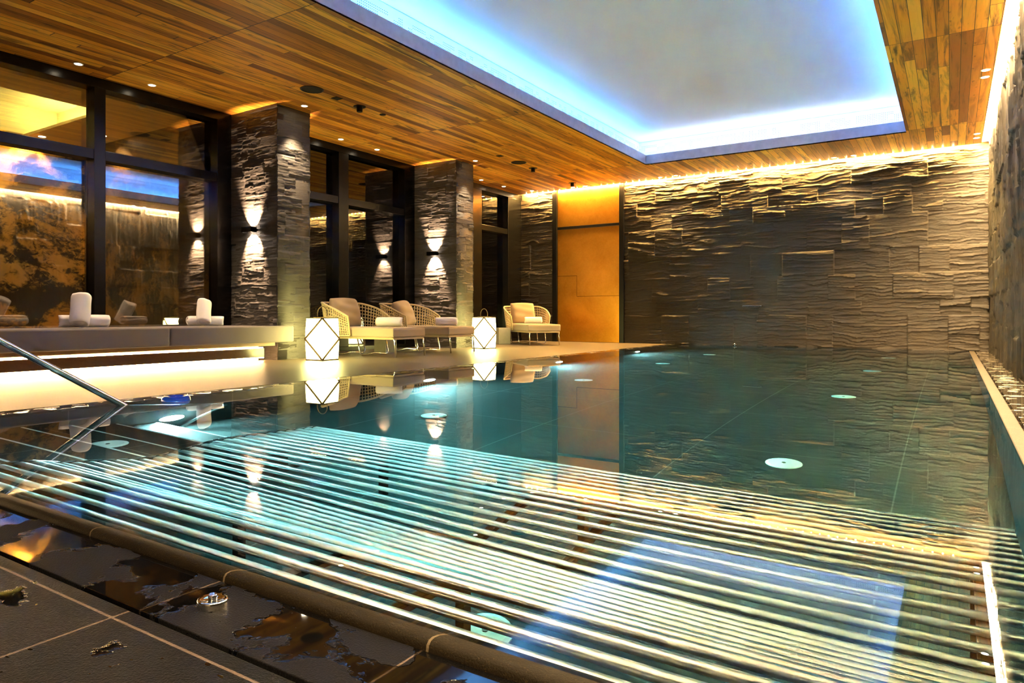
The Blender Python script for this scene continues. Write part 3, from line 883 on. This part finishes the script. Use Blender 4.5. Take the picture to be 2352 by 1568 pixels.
# ------------------------------------------------------------------ ceiling fittings
def downlight(x, y, label, en=12, size=70, lit=True, tgt=None):
    e = empty('downlight', (x, y, CEIL), label=label, cat='downlight', group='small round downlights in the wooden ceiling')
    MB().lathe([(0.038, 0.0), (0.038, -0.004), (0.050, -0.004), (0.052, 0.0)], seg=24).done('ring', 'white', e)
    MB().lathe([(0.0, -0.002), (0.038, -0.002), (0.038, 0.0)], seg=24).done('lens', 'down', e)
    if lit:
        spot(e, (0, 0, -0.03), tgt or (0, 0, -3), en * 0.7, (1.0, 0.72, 0.42), size, 0.6, 0.03)
rowA = [(-8.34, 3.89), (-8.34, 4.74), (-8.33, 7.85), (-8.32, 8.67), (-8.34, 11.8), (-8.34, 12.66)]
lab = ['downlight nearest the camera in the row above the bench windows', 'second downlight in the row above the bench windows',
       'downlight above the windows just past the nearer pillar', 'downlight above the windows between the two lounger backs',
       'downlight above the far windows just past the second pillar', 'downlight above the far windows nearest the brass door']
for (x, y), l in zip(rowA, lab): downlight(x, y, l, 70 if y < 5 else 22, 80)
downlight(-7.42, 6.33, 'downlight in front of the nearer stone pillar', 90, 62)
downlight(-7.40, 10.28, 'downlight in front of the farther stone pillar', 90, 62)
for (x, y), l in zip([(-7.1, 13.58), (-6.8, 13.6), (-5.07, 13.57), (-4.74, 13.57), (-1.8, 13.58), (-1.48, 13.58)],
        ['downlight over the brass door, left of its pair', 'downlight over the brass door, right of its pair', 'left downlight of the pair right of the brass door',
         'right downlight of the pair right of the brass door', 'left downlight of the pair near the far right end', 'right downlight of the pair near the far right end']):
    downlight(x, y, l, 14, 75)
for (x, y), l in zip([(0.33, 9.68), (0.33, 9.96), (0.33, 13.0), (0.33, 13.3)],
        ['nearer downlight of the first pair by the right wall', 'farther downlight of the first pair by the right wall', 'nearer downlight of the corner pair by the right wall', 'farther downlight of the corner pair by the right wall']):
    downlight(x, y, l, 6, 60)
downlight(-8.09, 13.45, 'downlight in the corner between far windows and stone wall', 8, 70)
for y, l in ((5.92, 'large round black ceiling speaker near the nearer pillar'), (10.83, 'large round black ceiling speaker past the farther pillar')):
    e = empty('ceiling_speaker', (-6.8, y, CEIL), label=l, cat='speaker', group='round black ceiling speakers')
    MB().lathe([(0, -0.006), (0.128, -0.006), (0.128, 0)], seg=40).done('grille', 'void', e)
    MB().lathe([(0.129, 0), (0.129, -0.009), (0.143, -0.006), (0.145, 0)], seg=40).done('rim', 'black', e)
for y, l in ((6.34, 'flat square black cover beside the nearer ceiling speaker'), (10.20, 'flat square black cover beside the farther ceiling speaker')):
    e = tag(MB().box(-0.055, 0.055, -0.055, 0.055, -0.006, 0).done('ceiling_cover', 'void', bevel=0.004), l, 'cover', 'square black ceiling covers')
    e.location = (-6.8, y, CEIL)
for x, y, l in ((-6.81, 6.76, 'black ceiling spot on a ring plate, nearest to the bench'), (-6.83, 11.4, 'black ceiling spot on a ring plate past the second speaker'), (-6.88, 13.13, 'black ceiling spot close to the brass door')):
    e = empty('ceiling_spotlight', (x, y, CEIL), label=l, cat='spotlight', group='black surface spots in the ceiling')
    MB().lathe([(0, -0.004), (0.085, -0.004), (0.085, 0)], seg=30).done('plate', 'black', e)
    MB().lathe([(0, -0.075), (0.035, -0.075), (0.04, -0.068), (0.04, -0.004)], seg=24).done('barrel', 'black', e)
e = tag(MB().lathe([(0, -0.006), (0.045, -0.006), (0.045, 0)], seg=24).done('ceiling_plug', 'void'), 'small round black cap in the ceiling beyond the nearer spotlight', 'cap')
e.location = (-6.8, 7.2, CEIL)

# ------------------------------------------------------------------ wall sconces on the pillars
def sconce(y, z, label, face=0):
    e = empty('wall_sconce', (-8.13, y - 0.02 if not face else y + 0.02, z), PI * face, label=label, cat='wall light', group='up and down wall lights on the pillars')
    m = MB(); b2 = m
    w, dpt, hh = 0.10, 0.10, 0.036
    b2.box(-w, w, -dpt, -dpt + 0.006, -hh, hh); b2.box(-w, -w + 0.006, -dpt + 0.006, 0, -hh, hh); b2.box(w - 0.006, w, -dpt + 0.006, 0, -hh, hh)
    m.done('housing', 'bronze', e)
    MB().box(-w + 0.006, w - 0.006, -dpt + 0.006, 0.03, -0.012, 0.012).done('divider', 'bronze', e)
    MB().box(-0.03, 0.03, -0.062, -0.02, 0.0125, 0.018).done('lens', 'sconce', e)
    MB().box(-0.03, 0.03, -0.062, -0.02, -0.018, -0.0125).done('lens', 'sconce', e)
    for sx in (-0.045, 0.045):
        for sz in (1, -1):
            spot(e, (sx * 0.6, -0.075, 0.030 * sz), (sx * 0.6, 0.56, sz), 46, (1.0, 0.64, 0.38), 77, 0.35, 0.010)
sconce(6.05, 1.775, 'up and down wall light on the nearer stone pillar, front face')
sconce(10.0, 1.745, 'up and down wall light on the farther stone pillar, front face')
sconce(6.62, 1.775, 'up and down wall light on the rear face of the nearer pillar, seen in reflections', 1)
sconce(10.55, 1.745, 'up and down wall light on the rear face of the farther pillar, seen in reflections', 1)

# ------------------------------------------------------------------ long upholstered bench
be = empty('lounge_bench', (-7.45, 3.0, 0.0), label='long upholstered bench floating above light strips under the windows', cat='bench')
def bpart(mb, nm, mat, **kw):
    o = mb.done(nm, mat, None, **kw); o.parent = be; o.matrix_parent_inverse = Matrix.Translation((7.45, -3.0, 0)); return o
def footprint(poly, z0, z1):
    return MB().extrude(poly, 'z', z0, z1)
bpart(footprint([(-8.56, -2.2), (-7.45, -2.2), (-7.45, 1.0), (-8.56, 1.0)], 0.245, 0.460), 'cushion', 'cushion', bevel=0.022, bseg=4, smooth=True)
bpart(footprint([(-8.56, 1.003), (-7.45, 1.003), (-7.45, 4.447), (-8.56, 4.447)], 0.245, 0.460), 'cushion', 'cushion', bevel=0.022, bseg=4, smooth=True)
bpart(footprint([(-8.56, 4.450), (-7.45, 4.450), (-7.45, 6.17), (-7.48, 6.20), (-7.585, 6.20), (-7.60, 6.18), (-7.60, 5.99), (-8.56, 5.99)], 0.245, 0.460), 'cushion', 'cushion', bevel=0.022, bseg=4, smooth=True)
bpart(MB().box(-8.56, -7.56, -2.2, 5.96, 0.20, 0.243), 'slab', 'plinth')
bpart(MB().box(-7.76, -7.70, -2.2, 5.90, 0.045, 0.165), 'fascia_panel', 'panel', bevel=0.003)
bpart(MB().box(-8.50, -7.80, -2.2, 5.88, 0.0, 0.20), 'plinth', 'plinth')
m = MB()
for i in range(12): m.box(-7.75, -7.725, -2.2 + i * 0.675, -2.2 + (i + 1) * 0.675, 0.166, 0.176)
bpart(m, 'led_diffuser', 'led_bench')
m = MB()
for i in range(12): m.box(-7.745, -7.715, -2.2 + i * 0.675, -2.2 + (i + 1) * 0.675, 0.034, 0.044)
bpart(m, 'led_diffuser', 'led_bench')

# rolled towels ------------------------------------------------------------
def towel_roll(name, label, r, L, loc, rot, group):
    """spiral roll: outer body with a visible wound end"""
    e = empty(name, loc, label=label, cat='towel', group=group)
    e.rotation_euler = rot
    m = MB(); b2 = m.b
    N, NL = 40, 14
    rr = random.Random(hash(label) % 1000)
    ph = [rr.uniform(0, 6) for _ in range(4)]
    rings = []
    for j in range(NL + 1):
        t = j / NL; xx = (t - 0.5) * L
        endf = 1 - 0.07 * (abs(t - 0.5) * 2) ** 14
        ring = []
        for k2 in range(N):
            a = 2 * PI * k2 / N
            q = r * endf * (1 + 0.025 * math.sin(3 * a + ph[0] + 5 * t) + 0.015 * math.sin(7 * a + ph[1] - 9 * t))
            if math.sin(a) < -0.75: q *= 0.965
            ring.append(b2.verts.new((xx + 0.006 * math.sin(2 * a + ph[2]), q * math.cos(a), q * math.sin(a) * 0.93)))
        rings.append(ring)
    for i in range(NL):
        for k2 in range(N):
            b2.faces.new((rings[i][k2], rings[i][(k2 + 1) % N], rings[i + 1][(k2 + 1) % N], rings[i + 1][k2]))
    for ring, s in ((rings[0], 1), (rings[-1], -1)):
        prev = ring
        for f in (0.80, 0.62, 0.40):
            nxt = [b2.verts.new((v.co.x + s * (0.022 if f in (0.62,) else 0.004), v.co.y * f, v.co.z * f)) for v in ring]
            for k2 in range(N):
                q = (prev[k2], prev[(k2 + 1) % N], nxt[(k2 + 1) % N], nxt[k2])
                b2.faces.new(q if s < 0 else q[::-1])
            prev = nxt
        b2.faces.new(prev if s < 0 else prev[::-1])
    m.done('roll', 'terry', e, smooth=True)
    # loose outer flap edge along the roll
    fl = [(x2, r * 1.0 * math.cos(0.7) + 0.002, r * 0.93 * math.sin(0.7) + 0.004) for x2 in [(-0.47 + 0.94 * i / 8) * L for i in range(9)]]
    MB().tube(fl, 0.007, 8).done('hem', 'terry', e, smooth=True)
    return e
G1 = 'rolled white towels on the long bench'
RW = 0.5705
RV = rad(68)
FW = Vector((-math.sin(RV), math.cos(RV), 0)); RT = Vector((math.cos(RV), math.sin(RV), 0))
def towel_pair(x, y, r1, L1, r2, L2, lean, side, l_lying, l_leaning):
    top = 0.472
    towel_roll('rolled_towel', l_lying, r1, L1, (x, y, top + r1 * 0.93), (0, 0, RV), G1)
    dirv = (FW * math.cos(lean) + Vector((0, 0, math.sin(lean))) + RT * 0.10).normalized()
    q = Vector((1, 0, 0)).rotation_difference(dirv)
    # low end on the bench, back against the lying roll
    base = Vector((x, y, top)) - FW * (r1 + r2 / math.sin(lean) * 0.55 + 0.045) + RT * side
    cen = base + dirv * (L2 / 2) + Vector((0, 0, r2 * math.cos(lean)))
    towel_roll('rolled_towel', l_leaning, r2, L2, cen, q.to_euler(), G1)
towel_pair(-7.84, 3.72, 0.072, 0.46, 0.097, 0.33, rad(66), -0.06, 'white towel roll lying behind an upright roll, left pair on the bench', 'white towel roll standing tilted in front of another, left pair on the bench')
towel_pair(-7.94, 5.20, 0.064, 0.42, 0.088, 0.30, rad(64), -0.05, 'white towel roll lying behind an upright roll, pair near the stone pillar', 'white towel roll standing tilted in front of another, pair near the stone pillar')

# ------------------------------------------------------------------ chaise loungers
def rounded_slab(L, W, H, r=0.05, n=3, crown=0.0):
    m = MB()
    m.box(0, L, -W / 2, W / 2, 0, H)
    bmesh.ops.subdivide_edges(m.b, edges=m.b.edges[:], cuts=6, use_grid_fill=True)
    for v in m.b.verts:
        if v.co.z > H * 0.99:
            v.co.z += crown * (1 - abs(2 * v.co.x / L - 1) ** 4) * (1 - abs(2 * v.co.y / W) ** 4)
    return m
def tub_path(t):
    """plan of the woven shell, t in [-1,1]: near arm tip -> back -> far arm tip (local x toward foot)"""
    ang = t * rad(128)
    a, c = 0.46, 0.415
    x = 0.40 - a * math.cos(ang); y = c * math.sin(ang) * (1.0 if abs(ang) < PI / 2 else 1.0)
    if abs(ang) > PI / 2:
        x = 0.40 + (abs(ang) - PI / 2) * 0.42; y = math.copysign(c - (abs(ang) - PI / 2) ** 2 * 0.05, ang)
    return x, y
def tub_top(t):
    s = abs(t)
    return 0.80 - 0.05 * s ** 2 - 0.17 * max(0, s - 0.45) ** 1.2 / 0.5
def make_lounger(label):
    e = empty('chaise_lounger', (0, 0, 0), label=label, cat='lounger', group='rope chaise loungers beside the pool')
    L, W = 1.50, 0.70
    # steel under-frame
    m = MB()
    fr = [(0.06, -W / 2 + 0.03, 0.265), (L - 0.02, -W / 2 + 0.03, 0.265), (L - 0.02, W / 2 - 0.03, 0.265), (0.06, W / 2 - 0.03, 0.265)]
    m.tube(fr, 0.014, 10, closed=True)
    for xx in (0.35, 0.7, 1.05, 1.3): m.tube([(xx, -W / 2 + 0.03, 0.262), (xx, W / 2 - 0.03, 0.262)], 0.010, 8)
    m.box(0.10, L - 0.05, -W / 2 + 0.035, W / 2 - 0.035, 0.272, 0.284)
    m.done('frame', 'rope', e, smooth=False)
    for s in (-1, 1):
        y = s * (W / 2 - 0.035)
        MB().tube([(L - 0.10, y, 0.262), (L - 0.035, y, 0.262), (L - 0.012, y, 0.245), (L - 0.004, y, 0.21), (L + 0.012, y, 0.0)], 0.0125, 10).done('leg', 'steel', e, smooth=True)
    for x0 in (0.25, 0.74):     # bent wire sled feet
        yy = W / 2 - 0.05
        MB().tube([(x0, -yy, 0.262), (x0 + 0.05, -yy, 0.05), (x0 + 0.055, -yy + 0.03, 0.014), (x0 + 0.055, -yy + 0.10, 0.012), (x0 + 0.055, 0, 0.035), (x0 + 0.055, yy - 0.10, 0.012),
                   (x0 + 0.055, yy - 0.03, 0.014), (x0 + 0.05, yy, 0.05), (x0, yy, 0.262)], 0.010, 10).done('leg', 'steel', e, smooth=True)
    o = rounded_slab(L - 0.10, W, 0.135, crown=0.012).done('seat_cushion', 'seat', e, smooth=True, bevel=0.0)
    o.location = (0.10, 0, 0.284)
    bv = o.modifiers.new('edge', 'BEVEL'); bv.width = 0.035; bv.segments = 4; bv.limit_method = 'ANGLE'; bv.angle_limit = rad(50)
    # woven shell: rim tubes and crossing ropes
    NT_, NV = 46, 9
    zb = 0.30
    def sp(t, v):
        x, y = tub_path(t); zt = tub_top(t)
        lean = 0.10 * v
        nx, ny = (x - 0.40), y
        l = math.hypot(nx, ny) or 1
        return (x + nx / l * lean * 0.9 if x < 0.4 else x, y + ny / l * lean * 0.55, zb + (zt - zb) * v)
    m = MB()
    ts = [-1 + 2 * i / NT_ for i in range(NT_ + 1)]
    for t in ts:
        m.tube([sp(t, v / 4) for v in range(5)], 0.0075, 5, caps=False)
    for j in range(1, NV):
        m.tube([sp(t, j / NV) for t in ts], 0.0075, 5, caps=False)
    m.done('woven_back', 'rope', e, smooth=True)
    rim = [sp(-1, v / 6) for v in range(6)] + [sp(t, 1) for t in ts] + [sp(1, v / 6) for v in range(5, -1, -1)]
    m = MB(); m.tube(rim, 0.016, 10); m.tube([sp(t, 0) for t in ts], 0.013, 8); m.done('rim', 'rope', e, smooth=True)
    # loose back pillow
    m = MB(); b2 = m.b
    pw, ph, pt = 0.58, 0.50, 0.17
    n = 14; layers = []
    for s in (1, -1):
        g = []
        for i in range(n + 1):
            rw = []
            for j in range(n + 1):
                u = -1 + 2 * i / n; v = -1 + 2 * j / n
                ed = (1 - abs(u) ** 5) * (1 - abs(v) ** 5)
                pin = 1 - 0.06 * (abs(v) ** 2) * (1 - abs(u)) * 0 - 0.05 * (1 - u * u) * abs(v) ** 3 - 0.05 * (1 - v * v) * abs(u) ** 3
                th = s * pt * 0.5 * ed ** 0.45
                wr = 0.008 * math.sin(9 * v + 2.2 * u) * ed + 0.006 * math.sin(4 * u - 6 * v) * ed
                rw.append(b2.verts.new((th + wr + (0.02 if s > 0 else 0) * ed * math.cos(v * 2), u * pw / 2 * (1 - 0.05 * v * v), v * ph / 2 * (1 - 0.06 * u * u * (1 if v > 0 else 0.4)))))
            g.append(rw)
        layers.append(g)
    for gi, g in enumerate(layers):
        for i in range(n):
            for j in range(n):
                q = (g[i][j], g[i + 1][j], g[i + 1][j + 1], g[i][j + 1])
                b2.faces.new(q if gi == 0 else q[::-1])
    bmesh.ops.remove_doubles(b2, verts=b2.verts[:], dist=0.0005)
    o = m.done('pillow', 'pillow', e, smooth=True, subdiv=1)
    o.location = (0.18, 0.0, 0.645); o.rotation_euler = (0, rad(-17), 0)
    return e
l1 = make_lounger('chaise lounger right behind the nearer lantern with a towel on its seat')
l1.location = (-8.16, 7.62, 0.0)
l2 = copy_tree(l1); l2['label'] = 'middle chaise lounger with its foot end beside the farther lantern'
l2.location = (-8.19, 8.93, 0.0)
for c in l2.children:
    if c.name.startswith('pillow'): c.location = (0.20, 0.06, 0.63); c.rotation_euler = (0.10, rad(-22), rad(16))
l3 = copy_tree(l1); l3['label'] = 'single chaise lounger in the far corner beside the brass door'
l3.location = (-8.02, 12.83, 0.0); l3.rotation_euler = (0, 0, rad(-39))
G2 = 'rolled white towels on the loungers'
towel_roll('rolled_towel', 'white towel roll on the seat of the lounger behind the nearer lantern', 0.075, 0.38, (-7.10, 7.66, 0.503), (0, 0, 0.60), G2)
towel_roll('rolled_towel', 'white towel roll on the seat of the middle lounger', 0.073, 0.36, (-7.03, 8.95, 0.500), (0, 0, 0.55), G2)
towel_roll('rolled_towel', 'white towel roll on the seat of the corner lounger by the brass door', 0.073, 0.36, (-7.38, 12.33, 0.500), (0, 0, 0.57), G2)
t = tag(MB().box(-0.13, 0.13, -0.13, 0.13, 0, 0.34).done('side_table', 'concrete', bevel=0.01), 'square stone block side table between farther lantern and corner lounger', 'side table')
t.location = (-7.93, 12.0, 0); t.rotation_euler = (0, 0, rad(-39))
t = tag(MB().box(-0.13, 0.13, -0.13, 0.13, 0, 0.34).done('side_table', 'concrete', bevel=0.01), 'square stone block side table between the two neighbouring loungers', 'side table')
t.location = (-7.75, 8.27, 0)

# ------------------------------------------------------------------ floor lanterns
def lantern(loc, rz, label):
    e = empty('floor_lantern', loc, rz, label=label, cat='lantern', group='glowing floor lanterns with diamond frames')
    hw, H = 0.143, 0.575
    bow = lambda z: 1.0 + 0.075 * math.sin(PI * z / H)
    zs = [0.012 + (H - 0.024) * i / 8 for i in range(9)]
    m = MB(); b2 = m.b
    rings = [[b2.verts.new((sx * hw * bow(z), sy * hw * bow(z), z)) for sx, sy in ((-1, -1), (1, -1), (1, 1), (-1, 1))] for z in zs]
    for a, c in zip(rings, rings[1:]):
        for k2 in range(4): b2.faces.new((a[k2], a[(k2 + 1) % 4], c[(k2 + 1) % 4], c[k2]))
    b2.faces.new(rings[0][::-1]); b2.faces.new(rings[-1])
    m.done('shade', 'lantern', e)
    cs = ((-1, -1), (1, -1), (1, 1), (-1, 1))
    def P(i, z, k=1.012): return (cs[i][0] * hw * bow(z) * k, cs[i][1] * hw * bow(z) * k, z)
    m = MB()
    m.tube([P(i, 0.010) for i in range(4)], 0.0095, 8, closed=True); m.done('base_hoop', 'leather', e)
    m = MB(); m.tube([P(i, H - 0.010) for i in range(4)], 0.0075, 8, closed=True); m.done('top_hoop', 'leather', e)
    for i in range(4):                                   # slanting bars: corner top/bottom to mid height of the neighbour corners
        j = (i + 1) % 4
        a, c = (i, j) if i in (1, 3) else (j, i)         # alternate corners carry the diamond tips
        n = 8
        for z0, z1 in ((H - 0.012, H / 2), (0.012, H / 2)):
            pts = []
            for q in range(n + 1):
                t_ = q / n; z = z0 + (z1 - z0) * t_
                p0, p1 = Vector(P(a, z, 1.015)), Vector(P(c, z, 1.015)); pts.append(p0.lerp(p1, t_))
            MB().tube(pts, 0.0150, 6).done('diamond_bar', 'leather', e)
    pts = [(0.09 * math.cos(a), 0.0, H + 0.045 + 0.10 * math.sin(a)) for a in [PI * (-0.12 + 1.24 * q / 16) for q in range(17)]]
    MB().tube(pts, 0.006, 8).done('handle', 'leather', e, smooth=True)
    MB().lathe([(0, 0.012), (0.115, 0.012), (0.115, 0.0), (0, 0.0)], c=(0, 0, H - 0.012), seg=24).done('lid', 'leather', e)
    return e
# corner with the diamond tips faces the pool
lantern((-7.10, 6.36, 0.0), rad(3), 'glowing lantern beside the end of the long bench')
lantern((-7.12, 10.16, 0.0), rad(-10), 'glowing lantern in front of the farther pillar')

# ------------------------------------------------------------------ small things at the pool edge
e = empty('push_button', (-1.30, 0.868, -0.008), label='oval chrome push button on the wet near edge', cat='button')
MB().lathe([(0.0, 0.014), (0.022, 0.014), (0.0295, 0.0175), (0.032, 0.0155), (0.033, 0.011), (0.032, 0.0)], seg=48).done('cap', 'chrome', e, smooth=True)
MB().lathe([(0.0, 0.024), (0.006, 0.024), (0.0085, 0.0265), (0.0095, 0.025), (0.0095, 0.0135)], c=(0.0, 0.0, 0), seg=24).done('knob', 'chrome', e, smooth=True)
e.rotation_euler = (0, 0, 0.3)
e.scale = (1.0, 0.86, 1.0)
e = empty('blue_float', (-4.62, 2.80, -0.004), label='round blue float at the left pool edge beyond the handrail', cat='float')
MB().lathe([(0.0, 0.012), (0.045, 0.012), (0.052, 0.034), (0.075, 0.036), (0.092, 0.022), (0.096, 0.004), (0.088, -0.018), (0.06, -0.03), (0.0, -0.032)], seg=40).done('ring', 'blueplastic', e, smooth=True)
MB().lathe([(0.0, 0.016), (0.03, 0.016), (0.034, 0.0125)], seg=30).done('cap', 'blueplastic', e, smooth=True)

# ------------------------------------------------------------------ camera
cam = bpy.data.cameras.new('camera')
co_ = bpy.data.objects.new('camera', cam); COL.objects.link(co_)
co_.location = (0, 0, 0.60)
co_.rotation_euler = (PI / 2, 0, 0.57048)
cam.sensor_fit = 'HORIZONTAL'; cam.sensor_width = 36.0
cam.lens = 1575.2 / 2352 * 36.0
cam.shift_x = 0.0
cam.shift_y = -(784 - 724.03) / 2352
cam.clip_start = 0.02
SC.camera = co_
